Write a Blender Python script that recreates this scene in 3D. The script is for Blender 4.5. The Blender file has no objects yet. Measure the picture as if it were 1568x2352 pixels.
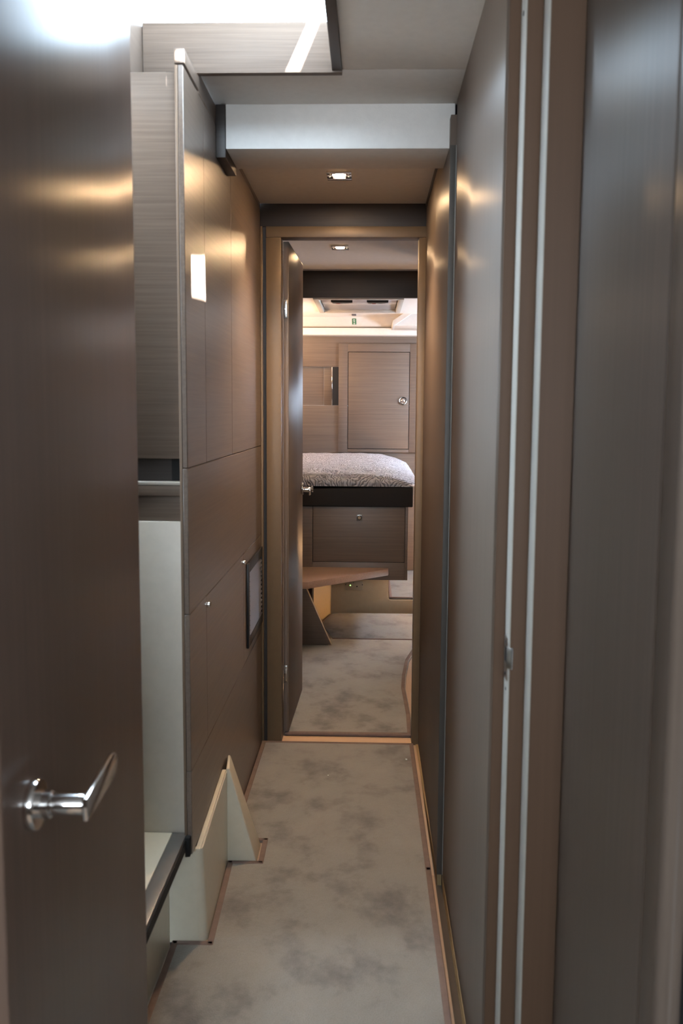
import bpy, bmesh, math, random
from mathutils import Matrix, Vector
random.seed(7)
SC = bpy.context.scene
COL = SC.collection

# ------------------------------------------------------------------ camera
H = 1.29
cd = bpy.data.cameras.new('camera')
cam = bpy.data.objects.new('camera', cd); COL.objects.link(cam)
cd.sensor_fit = 'VERTICAL'; cd.sensor_height = 23.5; cd.sensor_width = 23.5
cd.lens = 23.5 * 2091.34 / 2352.0
cd.clip_start = 0.02; cd.clip_end = 600
cam.matrix_world = Matrix(((0.999503, -0.009665, 0.029998, 0.0),
                           (0.030878, 0.109735, -0.993481, 0.0),
                           (0.006311, 0.993914, 0.109979, H),
                           (0, 0, 0, 1)))
cd.dof.use_dof = True; cd.dof.focus_distance = 4.6; cd.dof.aperture_fstop = 4.2
SC.camera = cam

# ------------------------------------------------------------------ world, sun, daylight
wd = bpy.data.worlds.new('sky'); SC.world = wd; wd.use_nodes = True
wbg = wd.node_tree.nodes['Background']
wbg.inputs[0].default_value = (0.66, 0.83, 1.0, 1); wbg.inputs[1].default_value = 20

SUN_D = Vector((-0.50, 0.40, -1.0))                     # direction in which sunlight travels
sl = bpy.data.lights.new('sun_offscreen', 'SUN'); sl.energy = 200; sl.angle = 0.003; sl.color = (1, 0.98, 0.95)
sun = bpy.data.objects.new('sun_offscreen', sl); COL.objects.link(sun)
sun.rotation_euler = SUN_D.to_track_quat('-Z', 'Y').to_euler(); sun.location = (3, -3, 8)

def area(name, loc, tgt, sx, sy, power, color):
    l = bpy.data.lights.new(name, 'AREA'); l.shape = 'RECTANGLE'; l.size = sx; l.size_y = sy
    l.energy = power; l.color = color
    o = bpy.data.objects.new(name, l); COL.objects.link(o); o.location = loc
    o.rotation_euler = (Vector(tgt) - Vector(loc)).to_track_quat('-Z', 'Y').to_euler()
    return o
area('aft_cabin_window_behind_offscreen', (-0.15, -1.66, 1.75), (-0.15, 3.0, 1.75), 1.1, 0.5, 46, (0.80, 0.90, 1))
area('bow_cabin_window_right_offscreen', (1.17, 6.0, 1.45), (-0.4, 6.0, 0.95), 0.8, 0.25, 30, (0.66, 0.80, 1))
cov = area('bow_cabin_lamp_left_offscreen', (-0.95, 6.1, 1.70), (-0.75, 6.25, 2.0), 0.9, 0.1, 14, (1, 0.62, 0.36))

SC.view_settings.view_transform = 'Standard'; SC.view_settings.look = 'None'
SC.view_settings.exposure = 0.42; SC.view_settings.gamma = 1.0
SC.view_settings.use_curve_mapping = False
SC.cycles.max_bounces = 10; SC.cycles.diffuse_bounces = 6; SC.cycles.glossy_bounces = 5
SC.cycles.use_denoising = True
SC.cycles.sample_clamp_indirect = 8

# ------------------------------------------------------------------ materials
def lin(c):
    c = c / 255.0
    return c / 12.92 if c <= 0.04045 else ((c + 0.055) / 1.055) ** 2.4
def rgb(r, g, b): return (lin(r), lin(g), lin(b), 1)

def newmat(name):
    m = bpy.data.materials.new(name); m.use_nodes = True
    nt = m.node_tree
    return m, nt, nt.nodes['Principled BSDF']

def coords(nt, scale):
    tc = nt.nodes.new('ShaderNodeTexCoord'); mp = nt.nodes.new('ShaderNodeMapping')
    mp.inputs['Scale'].default_value = scale
    nt.links.new(tc.outputs['Object'], mp.inputs['Vector'])
    return mp.outputs['Vector']

def noise(nt, vec, scale=1.0, detail=4, rough=0.6):
    n = nt.nodes.new('ShaderNodeTexNoise'); n.inputs['Scale'].default_value = scale
    n.inputs['Detail'].default_value = detail; n.inputs['Roughness'].default_value = rough
    nt.links.new(vec, n.inputs['Vector']); return n.outputs['Fac']

def ramp(nt, fac, stops):
    r = nt.nodes.new('ShaderNodeValToRGB'); e = r.color_ramp.elements
    e[0].position, e[0].color = stops[0]; e[1].position, e[1].color = stops[-1]
    for p, c in stops[1:-1]:
        k = e.new(p); k.color = c
    nt.links.new(fac, r.inputs['Fac']); return r.outputs['Color']

def bump(nt, b, fac, strength, dist):
    n = nt.nodes.new('ShaderNodeBump'); n.inputs['Strength'].default_value = strength
    n.inputs['Distance'].default_value = dist
    nt.links.new(fac, n.inputs['Height']); nt.links.new(n.outputs['Normal'], b.inputs['Normal'])

def mul(c, k): return (c[0] * k, c[1] * k, c[2] * k, 1)

def wood(name, col, axis, rough=0.36, var=0.22, spec=0.5, across=130, aniso=0.0):
    m, nt, b = newmat(name)
    s = [across, across, across]; s['XYZ'.index(axis)] = 1.6
    f1 = noise(nt, coords(nt, s), 1.0, 5, 0.65)
    s2 = [x * 3.2 for x in s]; s2['XYZ'.index(axis)] = 7
    f2 = noise(nt, coords(nt, s2), 1.0, 2, 0.5)
    mx = nt.nodes.new('ShaderNodeMath'); mx.operation = 'MULTIPLY_ADD'
    nt.links.new(f2, mx.inputs[0]); mx.inputs[1].default_value = 0.45
    nt.links.new(f1, mx.inputs[2])
    c = ramp(nt, mx.outputs[0], [(0.45, mul(col, 1 - var)), (0.72, col), (0.98, mul(col, 1 + var))])
    nt.links.new(c, b.inputs['Base Color'])
    b.inputs['Roughness'].default_value = rough
    b.inputs['Specular IOR Level'].default_value = spec
    bump(nt, b, f1, 0.03, 0.001)
    if aniso:                            # brushed lacquer: highlights spread across the grain
        b.inputs['Anisotropic'].default_value = aniso
        cx = nt.nodes.new('ShaderNodeCombineXYZ')
        for i, v in enumerate({'Z': (0, 1, 0), 'Y': (0, 0, 1), 'X': (0, 0, 1)}[axis]): cx.inputs[i].default_value = v
        nt.links.new(cx.outputs[0], b.inputs['Tangent'])
    return m

def plain(name, col, rough=0.5, metal=0.0, spec=0.5, speck=0.0, bscale=0, bstr=0.0):
    m, nt, b = newmat(name)
    f = noise(nt, coords(nt, (40, 40, 40)), 1.0, 3, 0.6)
    k = speck or 0.03
    nt.links.new(ramp(nt, f, [(0.3, mul(col, 1 - k)), (0.7, mul(col, 1 + k))]), b.inputs['Base Color'])
    b.inputs['Roughness'].default_value = rough; b.inputs['Metallic'].default_value = metal
    b.inputs['Specular IOR Level'].default_value = spec
    if bscale:
        bump(nt, b, noise(nt, coords(nt, (bscale,) * 3), 1.0, 3, 0.6), bstr, 0.002)
    return m

def glow(name, col, strength):
    m, nt, b = newmat(name)
    b.inputs['Base Color'].default_value = col
    b.inputs['Emission Color'].default_value = col; b.inputs['Emission Strength'].default_value = strength
    return m

def carpet_mat(name, col, dark):
    m, nt, b = newmat(name)
    f1 = noise(nt, coords(nt, (5.5, 4.5, 1)), 1.0, 4, 0.62)
    f2 = noise(nt, coords(nt, (420, 420, 420)), 1.0, 2, 0.5)
    f3 = noise(nt, coords(nt, (60, 60, 60)), 1.0, 3, 0.6)
    c1 = ramp(nt, f1, [(0.34, dark), (0.50, col), (0.70, mul(col, 1.12))])
    c2 = ramp(nt, f2, [(0.3, (0.78, 0.78, 0.78, 1)), (0.7, (1.15, 1.15, 1.15, 1))])
    mx = nt.nodes.new('ShaderNodeMix'); mx.data_type = 'RGBA'; mx.blend_type = 'MULTIPLY'
    mx.inputs['Factor'].default_value = 0.8
    nt.links.new(c1, mx.inputs['A']); nt.links.new(c2, mx.inputs['B'])
    nt.links.new(mx.outputs['Result'], b.inputs['Base Color'])
    b.inputs['Roughness'].default_value = 0.95; b.inputs['Specular IOR Level'].default_value = 0.1
    b.inputs['Sheen Weight'].default_value = 0.25; b.inputs['Sheen Roughness'].default_value = 0.5
    ad = nt.nodes.new('ShaderNodeMath'); ad.operation = 'ADD'
    nt.links.new(f2, ad.inputs[0]); nt.links.new(f3, ad.inputs[1])
    bump(nt, b, ad.outputs[0], 0.5, 0.003)
    return m

def spread_mat():
    # quilted fern-leaf bedspread: patches of fine combed ribs, each patch at its own angle
    m, nt, b = newmat('bedspread_cloth')
    N = nt.nodes.new; L = nt.links.new
    tc = N('ShaderNodeTexCoord'); sp_ = N('ShaderNodeSeparateXYZ'); L(tc.outputs['Object'], sp_.inputs[0])
    sub = N('ShaderNodeMath'); sub.operation = 'ADD'; L(sp_.outputs['Y'], sub.inputs[0]); L(sp_.outputs['Z'], sub.inputs[1])
    cb = N('ShaderNodeCombineXYZ'); L(sp_.outputs['X'], cb.inputs[0]); L(sub.outputs[0], cb.inputs[1])
    nz = N('ShaderNodeTexNoise'); nz.inputs['Scale'].default_value = 16; L(cb.outputs[0], nz.inputs['Vector'])
    va = N('ShaderNodeVectorMath'); va.operation = 'MULTIPLY_ADD'; va.inputs[1].default_value = (0.10, 0.10, 0.10)
    L(nz.outputs['Color'], va.inputs[0]); L(cb.outputs[0], va.inputs[2])
    vo = N('ShaderNodeTexVoronoi'); vo.inputs['Scale'].default_value = 11; L(va.outputs[0], vo.inputs['Vector'])
    sc = N('ShaderNodeSeparateColor'); L(vo.outputs['Color'], sc.inputs[0])
    an = N('ShaderNodeMath'); an.operation = 'MULTIPLY'; an.inputs[1].default_value = 3.1; L(sc.outputs[0], an.inputs[0])
    ro = N('ShaderNodeVectorRotate'); ro.rotation_type = 'Z_AXIS'; L(va.outputs[0], ro.inputs['Vector']); L(an.outputs[0], ro.inputs['Angle'])
    w = N('ShaderNodeTexWave'); w.inputs['Scale'].default_value = 20; w.inputs['Distortion'].default_value = 1.5
    w.inputs['Detail'].default_value = 1; L(ro.outputs[0], w.inputs['Vector'])
    f2 = noise(nt, coords(nt, (18, 18, 18)), 1.0, 4, 0.6)
    ad = N('ShaderNodeMath'); ad.operation = 'MULTIPLY_ADD'; ad.inputs[1].default_value = 0.7
    L(f2, ad.inputs[0]); L(w.outputs['Fac'], ad.inputs[2])
    c = ramp(nt, ad.outputs[0], [(0.25, rgb(106, 104, 108)), (0.75, rgb(186, 182, 184)), (1.0, rgb(206, 202, 204))])
    L(c, b.inputs['Base Color']); b.inputs['Roughness'].default_value = 0.9
    bump(nt, b, ad.outputs[0], 0.7, 0.006)
    return m

LAM = rgb(106, 93, 83)
M = dict(
    wood_y=wood('laminate_grain_along_y', LAM, 'Y', 0.33, 0.22, 0.6, aniso=0.3),
    wood_x=wood('laminate_grain_along_x', LAM, 'X', 0.5, 0.24, 0.25, across=110),
    wood_z=wood('laminate_grain_along_z', LAM, 'Z', 0.40, 0.16, 0.5, aniso=0.9),
    door_z=wood('door_laminate', rgb(108, 88, 76), 'Z', 0.30, 0.16, 0.42, aniso=0.8),
    rose_x=wood('cabin_laminate', LAM, 'X', 0.45, 0.22, across=120),
    dark_x=wood('dark_laminate', rgb(52, 45, 41), 'X', 0.5, 0.2),
    edge_z=wood('edge_laminate', rgb(116, 98, 82), 'Z', 0.4, 0.1),
    pale_x=wood('pale_plywood', rgb(196, 164, 132), 'X', 0.6, 0.1),
    pale_y=wood('pale_plywood_edge', rgb(180, 156, 134), 'Y', 0.6, 0.1),
    step_x=wood('step_laminate', rgb(168, 136, 116), 'X', 0.45, 0.15),
    gold=plain('bronze_satin_frame', rgb(114, 95, 72), 0.42, 0.15),
    skirting=plain('tan_skirting', rgb(140, 118, 84), 0.5),
    vinyl=plain('ceiling_vinyl', rgb(222, 219, 214), 0.6, bscale=260, bstr=0.15),
    cream=plain('cabin_headliner', rgb(222, 219, 214), 0.6, bscale=260, bstr=0.1),
    white=plain('white_gelcoat', rgb(206, 198, 178), 0.28),
    alcove=plain('white_laminate', rgb(200, 195, 184), 0.4),
    beige=plain('beige_liner', rgb(168, 150, 120), 0.5),
    chrome=plain('chrome', rgb(225, 222, 220), 0.10, 1.0),
    steel=plain('brushed_steel', rgb(190, 188, 184), 0.28, 1.0),
    alu=plain('grey_nosing', rgb(120, 118, 116), 0.35, 0.6),
    black=plain('black_plastic', rgb(24, 23, 24), 0.45),
    greyedge=plain('grey_edge', rgb(74, 69, 64), 0.5), greyline=plain('pale_bead', rgb(168, 168, 166), 0.5),
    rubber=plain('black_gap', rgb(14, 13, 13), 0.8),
    greyslat=plain('grey_slat', rgb(112, 110, 116), 0.4, 0.3),
    baseblk=plain('black_bed_fabric', rgb(26, 24, 25), 0.85),
    darklip=plain('dark_bronze_lip', rgb(64, 58, 54), 0.45),
    jamb=wood('jamb_brown', rgb(94, 72, 56), 'Z', 0.6, 0.06, 0.25),
    jambedge=plain('jamb_pale_edge', rgb(176, 172, 163), 0.5),
    carpet=carpet_mat('carpet_taupe', rgb(135, 132, 126), rgb(104, 101, 97)),
    carpet2=carpet_mat('carpet_beige', rgb(135, 132, 126), rgb(104, 101, 97)),
    bind=plain('carpet_binding', rgb(112, 94, 86), 0.8, speck=0.1, bscale=300, bstr=0.3),
    green=plain('exit_green', rgb(24, 110, 66), 0.5),
    signwhite=plain('sign_white', rgb(220, 226, 220), 0.5),
    red=plain('red_mark', rgb(150, 40, 40), 0.5),
    smoke=plain('hatch_acrylic', rgb(150, 148, 152), 0.18),
    ivory=plain('ivory_plastic', rgb(150, 138, 116), 0.4),
    led=glow('green_led', (0.3, 1.0, 0.15, 1), 5),
    lamp=glow('warm_lamp', (1.0, 0.64, 0.34, 1), 700),
    spread=spread_mat(),
    deckgrey=plain('deck_grey', rgb(120, 116, 110), 0.7),
    roof=plain('saloon_white', rgb(222, 219, 214), 0.4),
)

# ------------------------------------------------------------------ mesh helpers
def bm_new(): return bmesh.new()

def box(bm, x0, x1, y0, y1, z0, z1, bev=0.0, seg=2):
    t = bmesh.new()
    vs = [t.verts.new((x, y, z)) for x in (x0, x1) for y in (y0, y1) for z in (z0, z1)]
    for f in ((0, 1, 3, 2), (4, 6, 7, 5), (0, 4, 5, 1), (2, 3, 7, 6), (0, 2, 6, 4), (1, 5, 7, 3)):
        t.faces.new([vs[i] for i in f])
    if bev:
        bmesh.ops.bevel(t, geom=t.edges[:], offset=bev, segments=seg, profile=0.5, affect='EDGES')
    merge(bm, t)
    return bm

def merge(bm, t):
    me = bpy.data.meshes.new('tmp'); bmesh.ops.recalc_face_normals(t, faces=t.faces[:])
    t.to_mesh(me); t.free(); bm.from_mesh(me); bpy.data.meshes.remove(me)

def prism(bm, pts, axis, a0, a1, bev=0.0, seg=2):
    """extrude a polygon: axis 'X' takes (y,z) points, 'Y' takes (x,z), 'Z' takes (x,y)"""
    def p3(p, a):
        return {'X': (a, p[0], p[1]), 'Y': (p[0], a, p[1]), 'Z': (p[0], p[1], a)}[axis]
    t = bmesh.new()
    lo = [t.verts.new(p3(p, a0)) for p in pts]; hi = [t.verts.new(p3(p, a1)) for p in pts]
    n = len(pts)
    t.faces.new(lo); t.faces.new(hi[::-1])
    for i in range(n):
        t.faces.new([lo[i], hi[i], hi[(i + 1) % n], lo[(i + 1) % n]])
    bmesh.ops.recalc_face_normals(t, faces=t.faces[:])
    if bev:
        bmesh.ops.bevel(t, geom=t.edges[:], offset=bev, segments=seg, profile=0.5, affect='EDGES')
    merge(bm, t)
    return bm

def lathe(bm, prof, axis, c, n=32):
    """prof: (radius, along) pairs, revolved about axis ('X','Y','Z') through c"""
    t = bmesh.new(); rings = []
    for r, a in prof:
        ring = []
        for k in range(n):
            th = 2 * math.pi * k / n; u, v = r * math.cos(th), r * math.sin(th)
            p = {'X': (a, u, v), 'Y': (u, a, v), 'Z': (u, v, a)}[axis]
            ring.append(t.verts.new((c[0] + p[0], c[1] + p[1], c[2] + p[2])))
        rings.append(ring)
    for i in range(len(rings) - 1):
        for k in range(n):
            t.faces.new([rings[i][k], rings[i][(k + 1) % n], rings[i + 1][(k + 1) % n], rings[i + 1][k]])
    t.faces.new(rings[0]); t.faces.new(rings[-1])
    bmesh.ops.remove_doubles(t, verts=t.verts[:], dist=1e-6)
    merge(bm, t)
    return bm

def ribbon(bm, pts, w, z0, h):
    """rounded binding strip along a 2D polyline (each leg its own bevelled bar)"""
    for a, b in zip(pts[:-1], pts[1:]):
        d = Vector((b[0] - a[0], b[1] - a[1])); L = d.length; d.normalize(); nrm = Vector((-d.y, d.x))
        q = [(Vector(a) - d * w / 2 + nrm * w / 2), (Vector(a) - d * w / 2 - nrm * w / 2),
             (Vector(b) + d * w / 2 - nrm * w / 2), (Vector(b) + d * w / 2 + nrm * w / 2)]
        prism(bm, [(p.x, p.y) for p in q], 'Z', z0, z0 + h, min(w, h) * 0.35, 3)
    return bm

def obj(name, bm, mat, parent=None, smooth=True):
    bmesh.ops.recalc_face_normals(bm, faces=bm.faces[:])
    xs = [v.co for v in bm.verts]
    c = Vector(((min(v.x for v in xs) + max(v.x for v in xs)) / 2,
                (min(v.y for v in xs) + max(v.y for v in xs)) / 2, min(v.z for v in xs)))
    bmesh.ops.translate(bm, verts=bm.verts[:], vec=-c)
    me = bpy.data.meshes.new(name); bm.to_mesh(me); bm.free()
    me.materials.append(M[mat] if isinstance(mat, str) else mat)
    if smooth:
        me.shade_smooth(); me.set_sharp_from_angle(angle=math.radians(38))
    o = bpy.data.objects.new(name, me); COL.objects.link(o); o.location = c
    if parent is not None:
        o.parent = parent; o.matrix_parent_inverse = world(parent).inverted()
    return o

def world(o):
    m = Matrix.Translation(o.location) @ o.rotation_euler.to_matrix().to_4x4()
    if o.parent is not None:
        m = world(o.parent) @ o.matrix_parent_inverse @ m
    return m

def tag(o, label, cat, group=None, kind=None):
    o['label'] = label; o['category'] = cat
    if group: o['group'] = group
    if kind: o['kind'] = kind
    return o

def thing(name, loc, label, cat, group=None, kind=None):
    o = bpy.data.objects.new(name, None); COL.objects.link(o); o.location = loc
    o.empty_display_size = 0.05
    return tag(o, label, cat, group, kind)

def B(*a, **k): return box(bm_new(), *a, **k)

# ================================================================== STRUCTURE
XL, XR, XF = -0.41, 0.215, 0.200        # left wall, near right wall, far right wall
YJ, YP, YB, YF = 2.045, 2.43, 2.465, 3.435   # left wall start, right panel joint, beam, end frame
ZC1, ZC2 = 2.083, 2.047                 # ceiling heights

# ---- floor
fl = thing('floor', (-0.1, 2.2, -0.1), 'pale plywood sole boards under the corridor carpet', 'floor', kind='structure')
obj('sole_board', B(-0.46, 0.193, YP + 0.001, YF + 0.06, -0.03, -0.001, bev=0.001), 'pale_y', fl)
obj('sole_board', B(-0.46, 0.193, -1.6, YP - 0.001, -0.03, -0.001, bev=0.001), 'pale_y', fl)
obj('bilge_liner', B(-1.9, 1.3, -1.7, 7.0, -0.16, -0.12), 'rubber', fl)
obj('floor_edge', B(0.1935, XR + 0.012, 0.9, YF, -0.05, -0.03), 'darklip', fl)
obj('cabin_sole', B(-0.9, 0.9, YF + 0.0605, 7.0, -0.03, -0.001), 'pale_y', fl)

# ---- left wall: separate laminate panels with joints
wl = thing('wall_left', (XL, 2.7, 0), 'grey brown laminate corridor wall with fine panel joints beside vent grille', 'wall', kind='structure')
g = 0.0004
def lpanel(y0, y1, z0, z1, name='wall_panel', off=0.0):
    return obj(name, B(XL - 0.012, XL + off, y0 + g, y1 - g, z0 + g, z1 - g, bev=0.0016, seg=1), 'wood_y', wl)
for y0, y1 in ((YJ, 2.285), (2.285, 2.72), (2.72, YF)):
    lpanel(y0, y1, 1.159, 2.032)
lpanel(2.228, 2.72, 2.032, 2.0825); lpanel(2.72, YF, 2.032, 2.0825)
lpanel(YJ, YF, 0.822, 1.159)
lpanel(YJ, 2.262, 0.447, 0.822)
acc = lpanel(2.262, 2.945, 0.447, 0.822, 'access_panel')
lpanel(2.945, YF, 0.447, 0.822)
obj('wall_panel', prism(bm_new(), [(YJ + g, 0.2430), (2.4935, 0.2430), (2.4935, -0.02), (YF - g, -0.02), (YF - g, 0.447 - g), (YJ + g, 0.447 - g)], 'X', XL - 0.012, XL, 0.0014, 1), 'wood_y', wl)
obj('wall_core', B(XL - 0.045, XL - 0.0125, 2.085, YF + 0.07, -0.02, 2.03), 'rubber', wl)
obj('corner_post', B(XL - 0.0185, XL - 0.0122, YJ + 0.0005, 2.0848, 0.235, 2.031, bev=0.001), 'edge_z', wl)
cap = obj('top_cap', box(bm_new(), XL - 0.019, XL + 0.004, YJ - 0.002, 2.215, 2.033, 2.064, bev=0.002), 'wood_y', wl)
for y in (2.272, 2.925):
    k = obj('push_latch', lathe(bm_new(), [(0.0, 0.0), (0.0085, 0.0), (0.0088, 0.004), (0.0075, 0.0085), (0.004, 0.010), (0.0, 0.0105)], 'X', (XL, y, 0.798), 24), 'chrome', wl)

# ---- right wall: far panel, near panel with pale edges
wr = thing('wall_right', (XR, 2.5, 0), 'satin grey brown laminate corridor wall opposite the vent grille', 'wall', kind='structure')
obj('wall_panel', B(XF, XF + 0.05, YP, YF + 0.0, 0.004, ZC2 - 0.002, bev=0.001), 'wood_z', wr)
obj('door_panel', B(XR, XR + 0.035, 1.56, YP - 0.004, 0.004, 2.081, bev=0.0015), 'wood_z', wr)
obj('edge_strip', B(XR + 0.0045, XR + 0.035, 1.537, 1.5595, 0.0, 2.081, bev=0.003), 'jambedge', wr)
obj('edge_trim', B(XF - 0.001, XR - 0.0012, YP - 0.0035, YP - 0.0005, 0.004, 1.969, bev=0.0006), 'greyedge', wr)
obj('edge_bead', B(XR - 0.001, XR + 0.0008, YP - 0.0060, YP - 0.0005, 0.004, 1.969, bev=0.0006), 'greyline', wr)
obj('cornice_strip', B(XF - 0.004, XF + 0.0005, 2.68, YF, ZC2 - 0.017, ZC2 - 0.0005, bev=0.001), 'darklip', wr)
obj('wall_core', B(XR + 0.0355, XR + 0.06, 1.50, YF + 0.07, -0.16, 2.2), 'rubber', wr)
sk = thing('baseboard_right', (0.21, 2.4, -0.06), 'narrow tan skirting below the right corridor wall', 'skirting', kind='structure')
prism(bmf := bm_new(), [(XF + 0.001, YP + 0.001), (XF + 0.013, YP + 0.001), (XF + 0.013, YF - 0.005), (XF - 0.010, YF - 0.005)], 'Z', -0.11, 0.0035)
obj('skirting_board', bmf, 'skirting', sk)
obj('skirting_board', B(XR - 0.001, XR + 0.012, 0.9, YP - 0.004, -0.11, 0.0035, bev=0.001), 'skirting', sk)

# ---- ceilings, beam, bracket
ce = thing('ceiling', (0, 2.0, ZC1), 'off white vinyl ceiling panels around the stair opening', 'ceiling', kind='structure')
prism(b1 := bm_new(), [(-0.0725, 1.40), (XR + 0.03, 1.40), (XR + 0.03, 2.226), (-0.0725, 2.226)], 'Z', ZC1, ZC1 + 0.05, 0.0008, 1)
obj('ceiling_panel', b1, 'vinyl', ce)
obj('ceiling_panel', B(XL - 0.012, XR + 0.03, 2.2272, YB + 0.01, ZC1, ZC1 + 0.05, bev=0.0008), 'vinyl', ce)
obj('lower_ceiling_panel', B(XL - 0.012, XF + 0.012, 2.60, YF + 0.01, ZC2, ZC2 + 0.07), 'vinyl', ce)
be = thing('trim_1', (0, YB, 1.97), 'pale dropped ceiling beam crossing the corridor before the downlight', 'beam', kind='structure')
prism(b1 := bm_new(), [(YB, 1.971), (2.663, 1.971), (2.663, 2.12), (YB, 2.12)], 'X', -0.3835, 0.2138, 0.002)
obj('beam_casing', b1, 'vinyl', be)
bk = thing('trim_2', (-0.397, YB, 1.95), 'dark brown vertical trim block at the beam end on the left wall', 'trim', kind='structure')
obj('trim_block', B(XL + 0.0005, -0.3842, YB - 0.001, 2.656, 1.9495, 2.0825, bev=0.001), 'dark_x', bk)

# stair opening in the ceiling: lip and coaming boards
lip = thing('trim_3', (-0.08, 1.9, ZC1), 'dark bronze lip framing the stair opening in the ceiling', 'trim', kind='structure')
obj('ceiling_panel', B(-1.9, -0.0728, 1.40, 1.64, ZC1, ZC1 + 0.036), 'vinyl', ce)
obj('lip_bar', B(-0.0955, -0.073, 1.6405, 2.226, ZC1 - 0.006, ZC1 + 0.012, bev=0.001), 'darklip', lip)
obj('lip_bar', B(XL - 0.02, -0.073, 2.2165, 2.2265, ZC1 - 0.006, ZC1 + 0.012, bev=0.001), 'darklip', lip)
co = thing('trim_4', (-0.3, 2.22, 2.08), 'pale laminate coaming board above the stair opening, crossed by a sun stripe', 'trim', kind='structure')
obj('coaming_board', B(-0.538, -0.0725, 2.2160, 2.236, 2.073, 2.186, bev=0.0012), 'wood_x', co)
obj('coaming_board', B(-0.560, -0.539, 1.60, 2.236, 2.024, 2.50, bev=0.0012), 'wood_y', co)
obj('coaming_board', B(-0.0725, -0.055, 1.42, 2.236, ZC1 + 0.052, 2.187, bev=0.0012), 'wood_y', co)
obj('deck_panel', B(-0.0545, 1.25, -1.7, 7.0, 2.14, 2.185), 'deckgrey', co)
obj('deck_panel', B(-1.9, -0.055, 2.2365, 7.0, 2.121, 2.185), 'deckgrey', co)
obj('deck_panel', B(-1.9, -0.0550, -1.7, 1.42, 2.121, 2.185), 'deckgrey', co)

# ---- stairwell wall facing the camera beside the corner post
ws = thing('wall_stairs', (-0.6, 2.06, 0), 'stairwell wall of pale horizontal grain laminate above a white panel', 'wall', kind='structure')
YS = 2.060
obj('wood_panel', B(-1.9, -0.4305, YS, YS + 0.018, 1.180, 2.021, bev=0.0015), 'wood_x', ws)
obj('shelf_recess', B(-1.9, -0.4305, YS + 0.03, YS + 0.048, 1.128, 1.180), 'dark_x', ws)
obj('shelf_top', B(-1.9, -0.430, YS, YS + 0.03, 1.119, 1.1275, bev=0.002), 'jambedge', ws)
obj('shelf_front', B(-1.9, -0.4305, YS + 0.001, YS + 0.03, 1.094, 1.1185, bev=0.0015), 'wood_x', ws)
obj('valance', B(-1.9, -0.4305, YS + 0.012, YS + 0.03, 1.036, 1.0935, bev=0.001), 'wood_x', ws)
obj('white_panel', B(-1.9, -0.4300, YS + 0.0005, YS + 0.02, 0.28, 1.0355, bev=0.001), 'alcove', ws)
obj('wall_core', B(-1.9, -0.431, YS + 0.0485, YS + 0.07, -0.05, 2.02), 'rubber', ws)

# ---- companionway stairs rising to the left
st = thing('companionway_stairs', (-0.9, 1.8, 0), 'white companionway steps with grey nosing beside the corner post', 'stairs')
for i in range(4):
    x1 = -0.425 - 0.26 * i; x0 = x1 - 0.29; z = 0.29 * (i + 1)
    obj('tread', B(x0, x1 - 0.035, 1.60, YS - 0.0005, z - 0.03, z, bev=0.002), 'white', st)
    nb = B(x1 - 0.0345, x1, 1.60, YS - 0.0035, z - 0.031, z + 0.001, bev=0.002)
    nz = obj('nosing', nb, 'alu', st)
    obj('nosing_gasket', B(x1 + 0.0002, x1 + 0.003, 1.60, YS - 0.004, z - 0.029, z - 0.004), 'rubber', st)
    obj('riser', B(x1 - 0.06, x1 - 0.045, 1.60, YS - 0.0005, z - 0.29 if i else 0.0, z - 0.0315, bev=0.001), 'white', st)
obj('end_plug', B(-0.4245, -0.4125, 2.030, 2.0555, 0.243, 0.291, bev=0.003), 'rubber', st)

# ---- white moulded base with triangular fin at the foot of the left wall
bmd = thing('base_moulding', (-0.40, 2.3, 0), 'white moulded base with a triangular fin at the foot of the left wall', 'moulding')
plan = [(-0.476, 2.079)]
for k in range(8):                       # rounded front corner
    a = -math.pi / 2 + (math.pi / 2) * k / 7
    plan.append((-0.4065 + 0.022 * math.cos(a), 2.101 + 0.022 * math.sin(a)))
plan += [(-0.396, 2.492), (-0.4095, 2.492), (-0.4095, 2.099), (-0.476, 2.099)]
bb = bm_new(); prism(bb, plan, 'Z', 0.0, 0.2345)
for v in bb.verts:
    if v.co.z > 0.1:                     # side leans inwards, rim climbs towards the fin
        f_ = (v.co.y - 2.079) / 0.413
        if v.co.x > -0.41: v.co.x = max(-0.4090, v.co.x - 0.010 * (1 - f_))
        v.co.z += 0.037 * f_
obj('moulded_box', bb, 'white', bmd)
obj('moulded_rim', prism(bm_new(), [(2.078, 0.2352), (2.4795, 0.2712), (2.4795, 0.2765), (2.078, 0.2405)], 'X', -0.4095, -0.3975, 0.002), 'white', bmd)
t = bmesh.new()
p0 = [(-0.398, 0.0), (-0.312, 0.0), (-0.3885, 0.2785), (-0.398, 0.2785)]
p1 = [(-0.409, 0.0), (-0.312, 0.0), (-0.402, 0.2785), (-0.409, 0.2785)]
a0 = [t.verts.new((x, 2.480, z)) for x, z in p0]; a1 = [t.verts.new((x, 2.585, z)) for x, z in p1]
t.faces.new(a0); t.faces.new(a1[::-1])
for i in range(4): t.faces.new([a0[i], a1[i], a1[(i + 1) % 4], a0[(i + 1) % 4]])
bmesh.ops.recalc_face_normals(t, faces=t.faces[:])
bmesh.ops.bevel(t, geom=t.edges[:], offset=0.003, segments=3, profile=0.5, affect='EDGES')
bb = bm_new(); merge(bb, t)
obj('fin', bb, 'white', bmd)

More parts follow.
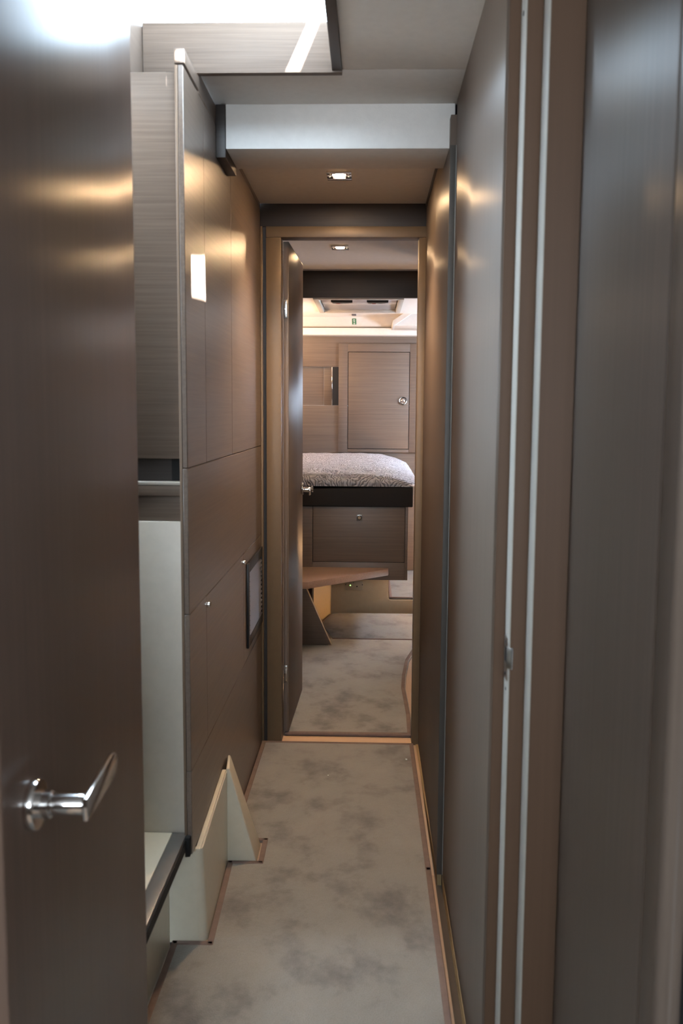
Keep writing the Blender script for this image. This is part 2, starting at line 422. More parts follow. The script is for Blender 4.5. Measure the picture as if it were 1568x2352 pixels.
# ---- end door frame
df = thing('trim_5', (-0.1, YF, 0), 'bronze satin door frame under a dark lintel at the corridor end', 'door frame', kind='structure')
obj('lintel_panel', B(XL, XF + 0.006, YF + 0.006, YF + 0.03, 1.9645, ZC2, bev=0.001), 'dark_x', df)
obj('head', B(-0.388, 0.2055, YF - 0.004, YF + 0.066, 1.925, 1.964, bev=0.0015), 'gold', df)
obj('jamb', B(-0.388, -0.3325, YF - 0.004, YF + 0.066, -0.001, 1.9244, bev=0.0015), 'gold', df)
obj('jamb', B(0.1745, 0.2055, YF - 0.004, YF + 0.066, -0.001, 1.9244, bev=0.0015), 'gold', df)
obj('reveal', B(XL + 0.001, -0.3885, YF + 0.012, YF + 0.05, 0.0, 1.9640), 'dark_x', df)
obj('reveal_strip', B(XL + 0.0005, XL + 0.009, YF - 0.006, YF + 0.0115, 0.0, 1.9640, bev=0.001), 'gold', df)
obj('threshold', B(-0.3320, 0.1740, YF - 0.002, YF + 0.064, -0.0008, 0.004, bev=0.0015), 'pale_x', df)
obj('bulkhead_core', B(-1.9, -0.389, YF + 0.0505, YF + 0.068, -0.03, 2.2), 'rubber', df)
obj('bulkhead_core', B(0.206, 1.3, YF + 0.02, YF + 0.068, -0.03, 2.2), 'rubber', df)

# ---- near door frame, right side: stepped jamb
jf = thing('trim_6', (0.27, 1.5, 0), 'stepped brown door jamb with pale edges and a strike plate', 'door jamb', kind='structure')
XA, XBb, XC = 0.2345, 0.2605, 0.313
obj('jamb_step', B(XR + 0.0355, 0.45, 1.5370, 1.56, 0, 2.08), 'jamb', jf)
obj('jamb_face', B(XR + 0.001, XA + 0.004, 1.5330, 1.5365, -0.02, 2.08, bev=0.0008), 'jamb', jf)
s1 = obj('jamb_stop', B(XA, XBb + 0.01, 1.4865, 1.5328, -0.02, 2.08, bev=0.0025), 'jambedge', jf)
obj('jamb_face', B(XA + 0.0018, XBb + 0.004, 1.4815, 1.4862, -0.02, 2.08, bev=0.0008), 'jamb', jf)
obj('jamb_stop', B(XBb, 0.40, 1.4315, 1.4812, -0.02, 2.08, bev=0.0025), 'jambedge', jf)
obj('jamb_face', B(XBb + 0.0018, 0.42, 1.4265, 1.4312, -0.02, 2.08, bev=0.0008), 'jamb', jf)
sp = obj('strike_plate', B(XA - 0.0012, XA - 0.0001, 1.4905, 1.5270, 0.842, 0.914, bev=0.0005), 'steel', jf)
prism(b1 := bm_new(), [(XA - 0.0035, 1.4905), (XA - 0.0012, 1.4905), (XA + 0.006, 1.4790), (XA + 0.0035, 1.4775)], 'Z', 0.866, 0.902, 0.0006)
obj('lip', b1, 'steel', sp)
obj('latch_hole', B(XA - 0.0016, XA - 0.00125, 1.4990, 1.5170, 0.872, 0.897), 'rubber', sp)
for z in (0.852, 0.907):
    obj('screw', lathe(bm_new(), [(0.0, 0.0), (0.0032, 0.0), (0.0030, -0.0014), (0.0, -0.0016)], 'X', (XA - 0.0012, 1.508, z), 12), 'darklip', sp)
obj('hole', lathe(bm_new(), [(0.0, 0.0), (0.003, 0.0), (0.003, -0.0006), (0.0, -0.0006)], 'X', (XA, 1.508, 0.825), 12), 'rubber', jf)
obj('screw', lathe(bm_new(), [(0.0, 0.0), (0.004, 0.0), (0.004, -0.0012), (0.0, -0.0014)], 'X', (XA, 1.508, 1.91), 12), 'darklip', jf)
obj('head_jamb', B(-0.50, 0.42, 1.4265, 1.5560, 2.065, 2.0825), 'jamb', jf)

# ---- aft cabin around the camera
wa = thing('wall_aft', (XC, 1.1, 0), 'tall brown laminate locker side with rounded edge beside the stepped jamb', 'wall', kind='structure')
obj('locker_side', B(XC, XC + 0.03, 0.9855, 1.4262, -0.02, 2.12, bev=0.006, seg=3), 'wood_z', wa)
obj('locker_edge', B(XC - 0.001, XC + 0.029, 0.925, 0.985, -0.02, 2.12, bev=0.008, seg=3), 'wood_z', wa)
obj('locker_dark_sheet', B(XC + 0.031, 1.19, 0.95, 0.97, -0.02, 2.08), 'rubber', wa)  # black sheet added as the shade past the locker edge
def shell(name, label, cat, b, mt):
    o = obj(name, b, mt); tag(o, label, cat, kind='structure'); return o
shell('wall_aft_starboard', 'plain laminate wall of the aft cabin beyond the locker', 'wall', B(1.2, 1.22, -1.7, 1.43, -0.05, 2.085), 'rose_x')
shell('wall_aft_port', 'plain laminate wall of the aft cabin opposite the locker', 'wall', B(-1.62, -1.6, -1.7, 1.52, -0.05, 2.085), 'rose_x')
shell('wall_aft_end', 'plain laminate end wall of the aft cabin', 'wall', B(-1.6, 1.2, -1.72, -1.7, -0.05, 2.085), 'rose_x')
shell('wall_aft_bulkhead', 'laminate bulkhead behind the open brown door', 'wall', B(-1.9, -0.43, 1.53, 1.598, -0.02, 2.082), 'wood_x')
shell('ceiling_aft', 'pale vinyl aft cabin ceiling', 'ceiling', B(-1.6, 1.2, -1.7, 1.395, 2.09, 2.12), 'vinyl')
shell('floor_aft', 'carpeted aft cabin sole', 'floor', B(-1.6, 1.2, -1.7, 0.95, -0.10, -0.04), 'carpet')

# ---- near door, open against the left side
DX, DY, DA = -0.3835, 1.500, math.radians(2.3)
d1 = thing('door_1', (DX, DY, 0), 'large brown laminate door standing open with a chrome lever handle', 'door', kind='structure')
# built closed-on-axis: local +y towards the camera (free edge), local +x into the corridor
def on_door(o):
    o.matrix_parent_inverse = Matrix.Identity(4); return o
def dobj(name, bm, mat, parent=d1):
    o = obj(name, bm, mat); o.parent = parent
    if parent is not d1:
        o.location = o.location - parent.location
    return o
dobj('door_leaf', B(-0.036, 0.0, -0.655, 0.0, 0.02, 2.055, bev=0.003, seg=3), 'door_z')
HY, HZ = -0.573, 0.868
ro = dobj('handle_rose', lathe(bm_new(), [(0, 0), (0.0265, 0), (0.0275, 0.002), (0.0275, 0.0085), (0.0262, 0.0105), (0.0, 0.0105)], 'X', (0, HY, HZ), 48), 'chrome')
dobj('handle_collar', lathe(bm_new(), [(0.012, 0.0), (0.0145, 0.0), (0.0145, 0.012), (0.0125, 0.014), (0.0, 0.014)], 'X', (0.0106, HY, HZ), 32), 'chrome')
lev = bm_new()
lathe(lev, [(0.0, 0.0), (0.0115, 0.0), (0.0118, 0.002), (0.0118, 0.034), (0.011, 0.036), (0.0, 0.036)], 'X', (0.0225, HY, HZ), 40)
dobj('handle_neck', lev, 'chrome')
# flat blade lever, rounded at its end, pointing to the hinge side
pts = [(HY - 0.014, HZ - 0.013), (HY + 0.09, HZ - 0.014)]
for k in range(9):
    a = -math.pi / 2 + math.pi * k / 8
    pts.append((HY + 0.100 + 0.022 * math.cos(a), HZ + 0.0015 + 0.0155 * math.sin(a)))
pts += [(HY + 0.09, HZ + 0.016), (HY - 0.014, HZ + 0.013)]
dobj('handle_lever', prism(bm_new(), pts, 'X', 0.0590, 0.0650, 0.0014), 'chrome')
d1.rotation_euler = (0, 0, DA)

# ---- far door, opened into the bow cabin
d2 = thing('door_2', (-0.331, 3.506, 0), 'narrow grey brown cabin door open behind the bronze frame', 'door', kind='structure')
def d2obj(name, bm, mat, parent=d2):
    o = obj(name, bm, mat); o.parent = parent
    if parent is not d2: o.location = o.location - parent.location
    return o
leaf2 = d2obj('door_leaf', B(-0.0005, 0.0205, 0.0, 0.55, 0.020, 1.9225, bev=0.0015), 'wood_z')
for zc in (1.674, 0.255):
    h = d2obj('hinge', B(0.0015, 0.0150, -0.0035, -0.0004, zc - 0.034, zc + 0.034, bev=0.001), 'steel')
    for dz, dx in ((0.026, 0.010), (0.0, 0.006), (-0.026, 0.010)):
        d2obj('screw', lathe(bm_new(), [(0.0, 0.0), (0.0030, 0.0), (0.0026, -0.0014), (0.0, -0.0016)], 'Y', (dx, -0.0036, zc + dz), 12), 'chrome', h)
hz = 0.950
d2obj('handle_rose', lathe(bm_new(), [(0, 0), (0.026, 0), (0.027, 0.002), (0.027, 0.009), (0.0255, 0.011), (0.0, 0.011)], 'X', (0.0206, 0.490, hz), 36), 'chrome')
d2obj('handle_neck', lathe(bm_new(), [(0, 0), (0.0115, 0), (0.0115, 0.040), (0.0105, 0.042), (0.0, 0.042)], 'X', (0.0318, 0.490, hz - 0.004), 30), 'chrome')
d2obj('handle_lever', B(0.0640, 0.0705, 0.374, 0.506, hz - 0.019, hz + 0.011, bev=0.002), 'chrome')
d2.rotation_euler = (0, 0, math.radians(-1.4))

# ================================================================== corridor objects
# ---- vent grille
vg = thing('vent_grille', (XL, 3.21, 0.49), 'black framed louvre vent grille low on the left wall by the door frame', 'vent')
V0, V1, W0, W1 = 3.008, 3.412, 0.488, 0.778
obj('frame_stile', B(XL + 0.0005, XL + 0.0085, V0, V0 + 0.028, W0, W1, bev=0.0012), 'black', vg)
obj('frame_stile', B(XL + 0.0005, XL + 0.0085, V1 - 0.028, V1, W0, W1, bev=0.0012), 'black', vg)
obj('frame_rail', B(XL + 0.0005, XL + 0.0085, V0 + 0.0285, V1 - 0.0285, W1 - 0.034, W1, bev=0.0012), 'black', vg)
obj('frame_rail', B(XL + 0.0005, XL + 0.0085, V0 + 0.0285, V1 - 0.0285, W0, W0 + 0.034, bev=0.0012), 'black', vg)
obj('backing', B(XL + 0.0003, XL + 0.0009, V0 + 0.029, V1 - 0.029, W0 + 0.0345, W1 - 0.0345), 'rubber', vg)
nsl = 13
for i in range(nsl):
    z = W0 + 0.036 + (W1 - W0 - 0.072) * (i + 0.15) / nsl
    hh = (W1 - W0 - 0.072) / nsl
    prism(b1 := bm_new(), [(XL + 0.0012, z + hh * 0.50), (XL + 0.0088, z + 0.0004), (XL + 0.0100, z + 0.0018), (XL + 0.0022, z + hh * 0.50 + 0.0016)], 'Y', V0 + 0.0287, V1 - 0.0287)
    obj('slat', b1, 'greyslat', vg)

# ---- ceiling downlights
def downlight(x, y, z, label, power):
    d = thing('ceiling_downlight', (x, y, z), label, 'light')
    w, l = 0.040, 0.050
    bz = bm_new()
    for (a0, a1, c0, c1) in ((-w, w, -l, -l * 0.55), (-w, w, l * 0.55, l), (-w, -w * 0.50, -l * 0.55, l * 0.55), (w * 0.50, w, -l * 0.55, l * 0.55)):
        box(bz, x + a0, x + a1, y + c0, y + c1, z - 0.006, z - 0.0005, bev=0.0012)
    obj('bezel', bz, 'chrome', d)
    obj('lens', lathe(bm_new(), [(0, -0.0075), (0.012, -0.007), (0.0185, -0.004), (0.0195, -0.0008), (0.0, -0.0008)], 'Z', (x, y, z), 28), 'lamp', d)
    for s in (-1, 1):
        obj('screw', lathe(bm_new(), [(0, -0.0078), (0.003, -0.0072), (0.003, -0.0061), (0.0, -0.0061)], 'Z', (x + s * w * 0.78, y, z), 10), 'steel', d)
    l_ = bpy.data.lights.new('downlight_lamp', 'SPOT'); l_.energy = power; l_.color = (1, 0.68, 0.42)
    l_.spot_size = math.radians(112); l_.spot_blend = 0.9; l_.shadow_soft_size = 0.02
    o = bpy.data.objects.new('downlight_lamp', l_); COL.objects.link(o); o.location = (x, y, z - 0.03)
    return d
downlight(-0.1055, 3.032, ZC2, 'lit square chrome downlight in the corridor ceiling behind the beam', 46)
downlight(-0.1445, 4.326, ZC2, 'lit square chrome downlight beyond the bronze door frame', 14)

# ---- carpet runner
cr = thing('carpet_runner', (-0.1, 2.0, 0), 'stained grey taupe carpet runner with bound edges along the corridor', 'carpet')
cp = [(-0.408, 3.428), (0.180, 3.428), (0.184, 2.45), (0.187, 0.40), (-0.36, 0.40), (-0.468, 1.30), (-0.468, 2.074),
      (-0.382, 2.076), (-0.394, 2.474), (-0.308, 2.476), (-0.309, 2.60), (-0.409, 2.60)]
b1 = bm_new()
obj('pile', prism(b1, cp, 'Z', 0.0, 0.007, 0.002), 'carpet', cr)
b1 = bm_new(); q = cp[:4]; ribbon(b1, [(x - 0.007 if x > 0 else x + 0.007, y - 0.006 if y > 3 else y) for x, y in q], 0.016, 0.0005, 0.0085)
obj('binding', b1, 'bind', cr)
b1 = bm_new(); ribbon(b1, [(-0.460, 1.32), (-0.460, 2.066), (-0.374, 2.067), (-0.386, 2.466), (-0.299, 2.468), (-0.301, 2.608), (-0.401, 2.608), (-0.400, 3.420)], 0.016, 0.0005, 0.0085)
obj('binding', b1, 'bind', cr)

for cx_, cy_, rr, lb in ((0.147, 3.26, 0.0035, 'tiny white crumb on the carpet runner near the threshold'), (-0.135, 3.10, 0.0022, 'smallest white fleck in the middle of the carpet runner')):
    b1 = bm_new(); bmesh.ops.create_icosphere(b1, subdivisions=1, radius=rr)
    for v in b1.verts: v.co = Vector((v.co.x * random.uniform(0.7, 1.5) + cx_, v.co.y * random.uniform(0.7, 1.3) + cy_, max(v.co.z, -rr * 0.5) + 0.0072 + rr * 0.5))
    tag(obj('crumb', b1, 'signwhite'), lb, 'crumb')

# ================================================================== bow cabin
def mat(label, pts, z0, h, edge=None):
    t_ = thing('carpet_mat', (sum(p[0] for p in pts) / len(pts), sum(p[1] for p in pts) / len(pts), z0), label, 'carpet')
    obj('pile', prism(bm_new(), pts, 'Z', z0, z0 + h, 0.004), 'carpet2', t_)
    if edge:
        obj('binding', ribbon(bm_new(), edge, 0.020, z0 + 0.0005, h + 0.001), 'bind', t_)
ed = [(0.170, 3.52), (0.174, 3.75), (0.170, 3.95), (0.166, 4.12), (0.176, 4.32), (0.203, 4.6), (0.29, 5.02)]
mat('beige cabin carpet just beyond the door threshold', [(-0.322, 3.508)] + [(x + 0.012, y) for x, y in ed] + [(-0.400, 5.025), (-0.400, 4.55), (-0.312, 4.1)], 0.0, 0.014,
    [(-0.318, 3.516)] + ed)
mat('beige carpet piece under the bed front before the beige riser', [(-0.190, 5.034), (0.40, 5.034), (0.40, 5.70), (-0.225, 5.70), (-0.28, 5.40)], 0.0, 0.013, [(-0.19, 5.042), (0.40, 5.042)])
mat('carpet on the raised aisle beside the bed, lit orange', [(0.135, 5.735), (0.7, 5.735), (0.7, 6.75), (0.135, 6.75)], 0.0975, 0.012, [(0.145, 6.7), (0.145, 5.745), (0.7, 5.745)])

wb = thing('wall_bow', (0, 6.8, 0), 'rosy brown laminate bulkhead above the bed with a narrow niche', 'wall', kind='structure')
YW = 6.80
obj('wall_panel', B(-1.3, 1.3, YW, YW + 0.02, 0.0, 1.3315, bev=0.001), 'rose_x', wb)
obj('wall_panel', B(-1.3, 1.3, YW, YW + 0.02, 1.6165, 2.1, bev=0.001), 'rose_x', wb)
obj('wall_panel', B(-0.2305, 1.3, YW, YW + 0.02, 1.332, 1.616, bev=0.001), 'rose_x', wb)
obj('wall_panel', B(-1.3, -0.80, YW, YW + 0.02, 1.332, 1.616, bev=0.001), 'rose_x', wb)
obj('niche_back', B(-0.82, -0.345, YW + 0.05, YW + 0.07, 1.30, 1.65), 'rose_x', wb)
obj('niche_back', B(-0.344, -0.20, YW + 0.042, YW + 0.07, 1.30, 1.65, bev=0.001), 'rose_x', wb)
obj('niche_glass', B(-0.2775, -0.232, YW + 0.012, YW + 0.016, 1.3335, 1.6145), 'black', wb)
obj('niche_edge', B(-0.2845, -0.278, YW + 0.006, YW + 0.018, 1.3335, 1.6145, bev=0.001), 'chrome', wb)
obj('niche_edge', B(-0.80, -0.232, YW, YW + 0.045, 1.3322, 1.3334, bev=0.0003), 'steel', wb)
cn = thing('trim_9', (0, 6.7, 1.84), 'pale cornice ledge above the locker', 'trim', kind='structure')
obj('cornice', prism(bm_new(), [(6.67, 1.838), (6.799, 1.838), (6.799, 1.90), (6.67, 1.888)], 'X', -1.27, 1.19, 0.004, 3), 'cream', cn)

lk = thing('locker', (0.06, YW, 0.98), 'flush locker with a round chrome pull above the bed', 'locker')
L0, L1, K0, K1 = -0.1605, 0.287, 1.015, 1.7215
for a in ((-0.2325, L0 - 0.0045, 0.988, 1.784), (L1 + 0.0045, 0.42, 0.988, 1.784), (L0 - 0.004, L1 + 0.004, K1 + 0.0045, 1.784), (L0 - 0.004, L1 + 0.004, 0.988, K0 - 0.0045)):
    obj('surround', B(a[0], a[1], YW - 0.016, YW - 0.001, a[2], a[3], bev=0.0008), 'rose_x', lk)
obj('gap', B(L0 - 0.004, L1 + 0.004, YW - 0.004, YW - 0.001, K0 - 0.004, K1 + 0.004), 'rubber', lk)
ld = obj('door', B(L0, L1, YW - 0.0165, YW - 0.0042, K0, K1, bev=0.001), 'rose_x', lk)
kx, kz = 0.2445, 1.368
obj('pull_ring', lathe(bm_new(), [(0.0165, 0.0), (0.030, 0.0), (0.032, -0.004), (0.030, -0.009), (0.022, -0.010), (0.0165, -0.007)], 'Y', (kx, YW - 0.0166, kz), 32), 'chrome', ld)
obj('pull_button', lathe(bm_new(), [(0.0, -0.001), (0.013, -0.001), (0.0135, -0.010), (0.010, -0.013), (0.0, -0.0135)], 'Y', (kx, YW - 0.0166, kz), 24), 'chrome', ld)

# cabin shell
wc = thing('wall_cabin', (0, 5, 0), 'bow cabin side walls around the bed', 'wall', kind='structure')
obj('side_wall', B(-0.44, -0.42, YF + 0.07, 5.05, -0.02, 2.06), 'rose_x', wc)
obj('side_wall', B(0.57, 0.59, YF + 0.07, 5.05, -0.02, 2.06), 'rose_x', wc)
obj('side_wall', B(-1.30, -1.28, 5.0, 6.8, -0.02, 2.06), 'rose_x', wc)
obj('side_wall', B(1.20, 1.22, 5.0, 6.8, -0.02, 2.06), 'cream', wc)
obj('side_wall', B(-1.30, -0.4405, 5.03, 5.05, -0.02, 2.06), 'rose_x', wc)
obj('side_wall', B(0.5905, 1.22, 5.03, 5.05, -0.02, 2.06), 'rose_x', wc)
cc = thing('ceiling_bow', (0, 5, 1.95), 'cream bow cabin headliner sloping down to the bulkhead', 'ceiling', kind='structure')
obj('vestibule_ceiling', B(-0.44, 0.59, YF + 0.067, 5.0515, ZC2, ZC2 + 0.05), 'vinyl', cc)
obj('header', B(-1.3, 1.22, 5.052, 5.085, 1.905, 2.10, bev=0.0015), 'dark_x', cc)
obj('headliner_slope', prism(bm_new(), [(6.53, 1.951), (6.80, 1.868), (6.80, 2.1), (6.53, 2.1)], 'X', -1.3, 1.22), 'cream', cc)
HA, HB, HC, HD = -0.31, 0.165, 5.475, 6.165      # hatch glass opening
for a in ((-1.3, HA - 0.03, 5.085, 6.5295), (HB + 0.03, 1.22, 5.085, 6.5295), (HA - 0.0295, HB + 0.0295, 5.085, HC - 0.03), (HA - 0.0295, HB + 0.0295, HD + 0.03, 6.5295)):
    obj('headliner_panel', B(a[0], a[1], a[2], a[3], 1.951, 2.0), 'cream', cc)
so = thing('trim_7', (0.3, 6.4, 1.86), 'white triangular soffit box with cream rim over the bed', 'soffit', kind='structure')
obj('soffit_box', prism(bm_new(), [(0.165, 1.872), (0.90, 1.872), (0.90, 2.05), (0.42, 2.05)], 'Y', 6.32, 6.66, 0.002), 'roof', so)
obj('soffit_rim', prism(bm_new(), [(0.1645, 1.8715), (0.42, 2.05), (0.36, 2.05), (0.150, 1.903), (0.150, 1.8715)], 'Y', 6.29, 6.66, 0.002), 'cream', so)

# overhead hatch
dh = thing('deck_hatch', (-0.07, 5.85, 1.95), 'square grey deck hatch with black latches above the bed', 'hatch')
for a in ((HA - 0.03, HA, HC - 0.03, HD + 0.03), (HB, HB + 0.03, HC - 0.03, HD + 0.03), (HA, HB, HC - 0.03, HC), (HA, HB, HD, HD + 0.03)):
    obj('frame_bar', B(a[0], a[1], a[2], a[3], 1.942, 1.985, bev=0.002), 'jambedge', dh)
obj('gasket', B(HA + 0.0005, HB - 0.0005, HC + 0.0005, HD - 0.0005, 1.972, 1.98), 'rubber', dh)
obj('acrylic', B(HA + 0.006, HB - 0.006, HC + 0.006, HD - 0.006, 1.962, 1.9715, bev=0.002), 'smoke', dh)
for x0 in (HA + 0.07, HB - 0.19):
    hh = obj('latch', prism(bm_new(), [(x0, 5.56), (x0 + 0.13, 5.56), (x0 + 0.13, 5.60), (x0 + 0.10, 5.635), (x0 + 0.01, 5.635)], 'Z', 1.940, 1.9615, 0.003), 'black', dh)
    obj('latch_mark', B(x0 + 0.03, x0 + 0.055, 5.626, 5.638, 1.9385, 1.9425), 'red', hh)
tag(obj('exit_sticker', bm_x := None or prism(bm_new(), [(6.555, 1.9425), (6.655, 1.9118), (6.655, 1.9108), (6.555, 1.9415)], 'X', -0.132, -0.103), 'green'), 'small green emergency exit sticker on the cream slope', 'sign')
ex = bpy.context.scene.objects['exit_sticker']
def slope_z(y): return 1.9425 - (y - 6.555) * 0.307 - 0.0013
for nm, pl in (('pictogram_hatch', [(-0.125, 6.568), (-0.110, 6.568), (-0.110, 6.582), (-0.125, 6.582)]),
               ('pictogram_arrow', [(-0.1175, 6.592), (-0.109, 6.604), (-0.115, 6.604), (-0.115, 6.617), (-0.120, 6.617), (-0.120, 6.604), (-0.126, 6.604)]),
               ('pictogram_figure', [(-0.126, 6.628), (-0.118, 6.634), (-0.110, 6.628), (-0.112, 6.640), (-0.116, 6.648), (-0.122, 6.648), (-0.122, 6.640)])):
    t = bmesh.new(); vs = [t.verts.new((x, y, slope_z(y))) for x, y in pl] ; t.faces.new(vs)
    r_ = bmesh.ops.extrude_face_region(t, geom=t.faces[:])
    bmesh.ops.translate(t, verts=[v for v in r_['geom'] if isinstance(v, bmesh.types.BMVert)], vec=(0, 0, -0.0006))
    bb = bm_new(); merge(bb, t); obj(nm, bb, 'signwhite', ex, smooth=False)
tag(obj('ceiling_button', B(-0.130, -0.100, 6.32, 6.40, 1.944, 1.9505, bev=0.002), 'greyslat'), 'small grey square plate on the headliner by the hatch', 'plate')

# ---- bed
bd = thing('bed', (-0.2, 5.9, 0.34), 'raised cabin bed with dark drawer front and black base', 'bed')
BY = 5.10
obj('front_panel', B(-0.90, -0.3175, BY, BY + 0.02, 0.339, 0.7565, bev=0.001), 'dk' if False else 'rose_x', bd)
obj('front_panel', B(0.2055, 0.2215, BY, BY + 0.02, 0.339, 0.7565, bev=0.001), 'rose_x', bd)
obj('front_panel', B(-0.317, 0.205, BY, BY + 0.02, 0.339, 0.440, bev=0.001), 'rose_x', bd)
obj('drawer_gap', B(-0.317, 0.205, BY + 0.006, BY + 0.02, 0.4405, 0.7565), 'rubber', bd)
dr = obj('drawer', B(-0.3145, 0.2030, BY - 0.0005, BY + 0.0055, 0.4428, 0.7560, bev=0.001), 'rose_x', bd)
lt = obj('latch_plate', B(-0.0685, -0.0365, BY - 0.0065, BY - 0.0007, 0.678, 0.711, bev=0.0015), 'steel', dr)
obj('latch_button', lathe(bm_new(), [(0, -0.004), (0.009, -0.0035), (0.0105, -0.001), (0.0105, 0.0), (0.0, 0.0)], 'Y', (-0.0525, BY - 0.0066, 0.6945), 24), 'ivory', dr)
obj('latch_ring', lathe(bm_new(), [(0.0108, 0.0), (0.0132, 0.0), (0.0132, -0.002), (0.0108, -0.002)], 'Y', (-0.0525, BY - 0.0066, 0.6945), 24), 'rubber', dr)
obj('side_panel', B(0.2000, 0.2215, BY + 0.0205, 6.79, 0.339, 0.7565), 'rose_x', bd)
obj('bottom_panel', B(-0.90, 0.1995, BY + 0.0205, 6.79, 0.3395, 0.355), 'rose_x', bd)
obj('base_frame', prism(bm_new(), [(-1.25, 0.757), (0.2465, 0.757), (0.2465, 0.872), (-0.36, 0.857), (-1.25, 0.850)], 'Y', BY - 0.012, 6.79, 0.006, 3), 'baseblk', bd)

# bedspread over the mattress: rounded block with a crowned, rumpled top
t = bmesh.new()
NX, NY = 60, 60
x0, x1, y0, y1 = -1.25, 0.268, BY - 0.016, 6.785
def spread_pt(u, v):
    """u across, v from the hem at the front up and back over the top"""
    return None
def top_z(x, y):
    ex_ = max(0.0, (x - (x1 - 0.30)) / 0.30); ey = max(0.0, ((y0 + 0.26) - y) / 0.26)
    z = 0.974 + 0.010 * math.sin(2.1 * y + 0.7) * math.cos(1.7 * x)
    z -= 0.062 * ex_ ** 2.2 + 0.026 * ey ** 2.0
    z += 0.0035 * math.sin(37 * x + 9 * y) * math.sin(29 * y - 11 * x)
    return z
grid = {}
rows = NY + 10
for j in range(rows + 1):
    for i in range(NX + 11):
        # columns: last 10 wrap down the right side; rows: first 10 wrap up the front
        fx = min(i, NX) / NX; fy = max(0, j - 10) / NY
        x = x0 + (x1 - x0) * fx; y = y0 + (y1 - y0) * fy
        z = top_z(x, y)
        hem = 0.872 + 0.0 * x
        dfront = (10 - j) / 10 if j < 10 else 0
        dside = (i - NX) / 10 if i > NX else 0
        dd = max(dfront, dside)
        if dd > 0:
            z = z + (hem - z) * dd ** 0.9
            bul = 0.012 * math.sin(math.pi * min(1, dd * 1.05))
            if dfront: y -= bul
            if dside: x += bul
        # rounded vertical corner at the front right
        rx, ry = x - (x1 - 0.10), (y0 + 0.10) - y
        if rx > 0 and ry > 0:
            r = math.hypot(rx, ry)
            if r > 0.10:
                k = 0.10 / r
                x = (x1 - 0.10) + rx * k; y = (y0 + 0.10) - ry * k
        grid[i, j] = t.verts.new((x, y, z))
for j in range(rows):
    for i in range(NX + 10):
        try: t.faces.new([grid[i, j], grid[i + 1, j], grid[i + 1, j + 1], grid[i, j + 1]])
        except ValueError: pass
bmesh.ops.remove_doubles(t, verts=t.verts[:], dist=1e-5)
bmesh.ops.smooth_vert(t, verts=[v for v in t.verts if not v.is_boundary], factor=0.5, use_axis_x=True, use_axis_y=True, use_axis_z=True)
bb = bm_new(); merge(bb, t)
so_ = obj('bedspread', bb, 'spread'); tag(so_, 'pale grey quilted bedspread with fern leaf pattern on the bed', 'bedspread')

# ---- corner step in front of the bed
cs = thing('corner_step', (-0.25, 4.9, 0), 'triangular pale wooden step with slanted support board beside the bed', 'step')
obj('step_board', prism(bm_new(), [(-0.375, 5.098), (0.115, 5.098), (0.112, 5.060), (-0.312, 4.640), (-0.375, 4.640)], 'Z', 0.373, 0.410, 0.002), 'step_x', cs)
t = bm_new(); prism(t, [(-0.372, 0.0145), (-0.198, 0.0145), (-0.322, 0.372), (-0.372, 0.372)], 'Y', 4.885, 4.925, 0.0012)
bmesh.ops.translate(t, verts=t.verts[:], vec=(0, 0, 0.0))
for v in t.verts:                        # leans forward towards its top
    v.co.y -= 0.225 * v.co.z / 0.372
obj('support_board', t, 'rose_x', cs)
t = bm_new(); prism(t, [(-0.216, 0.0150), (-0.199, 0.0150), (-0.2135, 0.055), (-0.2305, 0.055)], 'Y', 4.874, 4.884, 0.0008)
obj('wedge', t, 'pale_x', cs)

# ---- riser below the bed with raised aisle
rs = thing('trim_8', (0, 5.72, 0), 'beige moulded riser under the bed with a notch for the raised aisle', 'riser', kind='structure')
YR = 5.72
obj('riser_panel', prism(bm_new(), [(-0.30, -0.01), (0.85, -0.01), (0.85, 0.095), (0.140, 0.095), (0.128, 0.105), (0.124, 0.125), (0.124, 0.338), (-0.30, 0.338)], 'Y', YR, YR + 0.012, 0.0015), 'beige', rs)
obj('riser_side', prism(bm_new(), [(-0.235, YR), (-0.245, YR), (-0.335, 5.36), (-0.325, 5.36)], 'Z', -0.01, 0.338), 'beige', rs)
obj('aisle_floor', B(0.125, 0.90, YR + 0.0125, 6.79, 0.05, 0.097), 'beige', rs)
obj('aisle_side', B(0.124, 0.130, YR + 0.0125, 6.79, 0.0975, 0.3385), 'beige', rs)

# ---- socket plate
sk_ = thing('socket_plate', (-0.09, YR, 0.16), 'ivory socket plate with a green light under the step', 'socket')
obj('plate', B(-0.146, -0.033, YR - 0.006, YR - 0.0003, 0.157, 0.2145, bev=0.0025), 'ivory', sk_)
obj('status_light', lathe(bm_new(), [(0, -0.0025), (0.003, -0.002), (0.0035, 0.0), (0, 0.0)], 'Y', (-0.1135, YR - 0.0061, 0.188), 14), 'led', sk_)
for x, z, r in ((-0.071, 0.181, 0.0045), (-0.093, 0.205, 0.0025), (-0.143, 0.192, 0.003), (-0.037, 0.192, 0.003)):
    obj('screw_hole', lathe(bm_new(), [(0, -0.0008), (r, -0.0008), (r, 0.0), (0, 0.0)], 'Y', (x, YR - 0.0061, z), 12), 'rubber', sk_)

# warm light from the cabin side hidden to the right of the bed
l_ = bpy.data.lights.new('bow_cabin_lamp_right_offscreen', 'POINT'); l_.energy = 22; l_.color = (1, 0.56, 0.26); l_.shadow_soft_size = 0.03
o = bpy.data.objects.new('bow_cabin_lamp_right_offscreen', l_); COL.objects.link(o); o.location = (1.10, 5.77, 0.32)

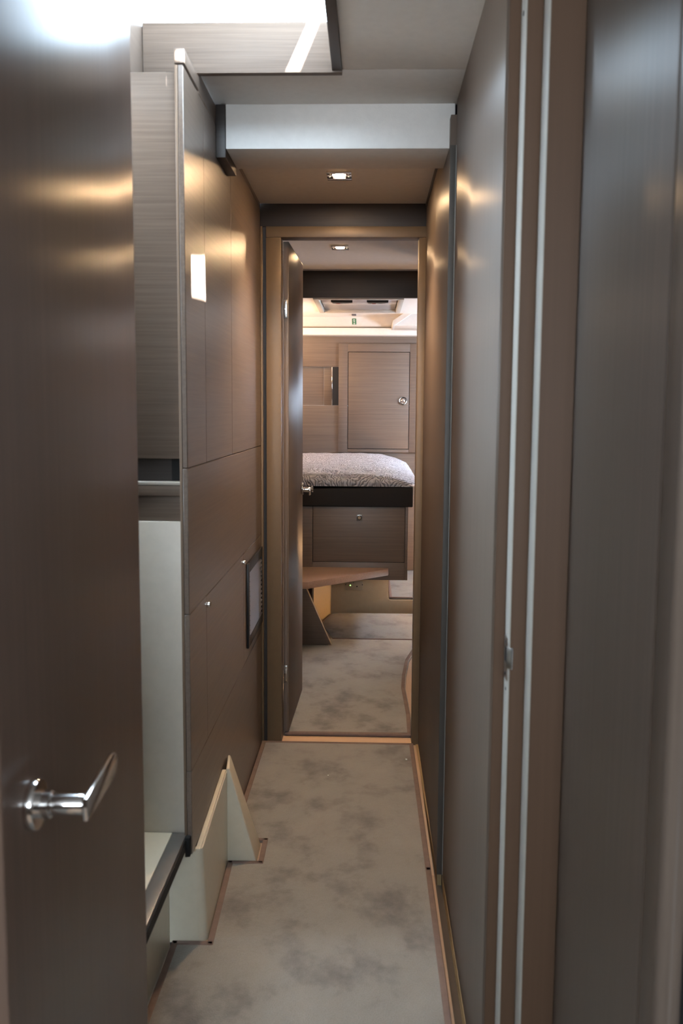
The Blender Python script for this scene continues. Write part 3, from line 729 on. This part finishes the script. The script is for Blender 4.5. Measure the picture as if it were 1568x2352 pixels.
# ================================================================== saloon above: unseen roof as sun shade, slots added to shape sun patches, posts, window
def back_proj(pts, z):
    out = []
    for p in pts:
        k = (z - p[2]) / -SUN_D.z
        out.append((p[0] - SUN_D.x * k, p[1] - SUN_D.y * k))
    return out
ZR = 3.30
slots = [back_proj([(XL, 2.112, 1.648), (XL, 2.290, 1.676), (XL, 2.298, 1.555), (XL, 2.114, 1.542)], ZR),
         back_proj([(-0.118, 2.216, 2.190), (-0.154, 2.216, 2.190), (-0.212, 2.216, 2.068), (-0.170, 2.216, 2.068)], ZR),
         back_proj([(-0.4245, 2.042, 2.068), (-0.400, 2.042, 2.068), (-0.400, 2.042, 2.034), (-0.4245, 2.042, 2.034)], ZR)]  # each added slot is traced back from the sun patch it throws
cu = bpy.data.curves.new('roof_outline', 'CURVE'); cu.dimensions = '2D'; cu.fill_mode = 'BOTH'; cu.extrude = 0.008
for pl in [[(-2.3, -0.75), (1.9, -0.75), (1.9, 2.3), (-2.3, 2.3)]] + slots:
    s = cu.splines.new('POLY'); s.points.add(len(pl) - 1); s.use_cyclic_u = True
    for p, c in zip(s.points, pl): p.co = (c[0], c[1], 0, 1)
co_ = bpy.data.objects.new('tmp_curve', cu); COL.objects.link(co_)
dg = bpy.context.evaluated_depsgraph_get()
me = bpy.data.meshes.new_from_object(co_.evaluated_get(dg)); bpy.data.objects.remove(co_)
me.name = 'saloon_roof'; me.materials.clear(); me.materials.append(M['roof'])
ro_ = thing('ceiling_saloon', (-1, 1, ZR), 'unseen white saloon roof shading the stairs, with slots added to cast the sun patches', 'roof', kind='structure')
rp = bpy.data.objects.new('sun_slot_roof', me); COL.objects.link(rp); rp.location = (0, 0, ZR)
rp.parent = ro_; rp.matrix_parent_inverse = world(ro_).inverted()
sf = thing('floor_saloon', (-2.5, 1, 1.15), 'pale saloon sole at the head of the stairs', 'floor', kind='structure')
obj('saloon_sole', B(-4.0, -1.46, -2.5, 4.0, 1.13, 1.16), 'pale_y', sf)
w1 = thing('window_1', (-1.0, 4.0, 2.2), 'bright saloon window seen through the stair opening', 'window', kind='structure')
obj('window_sill', B(-1.9, 1.25, 3.96, 4.0, 2.186, 2.30), 'roof', w1)
for x in (-1.9, 0.75):
    obj('mullion', B(x, x + 0.05, 3.96, 4.0, 2.30, ZR - 0.01, bev=0.004), 'roof', w1)
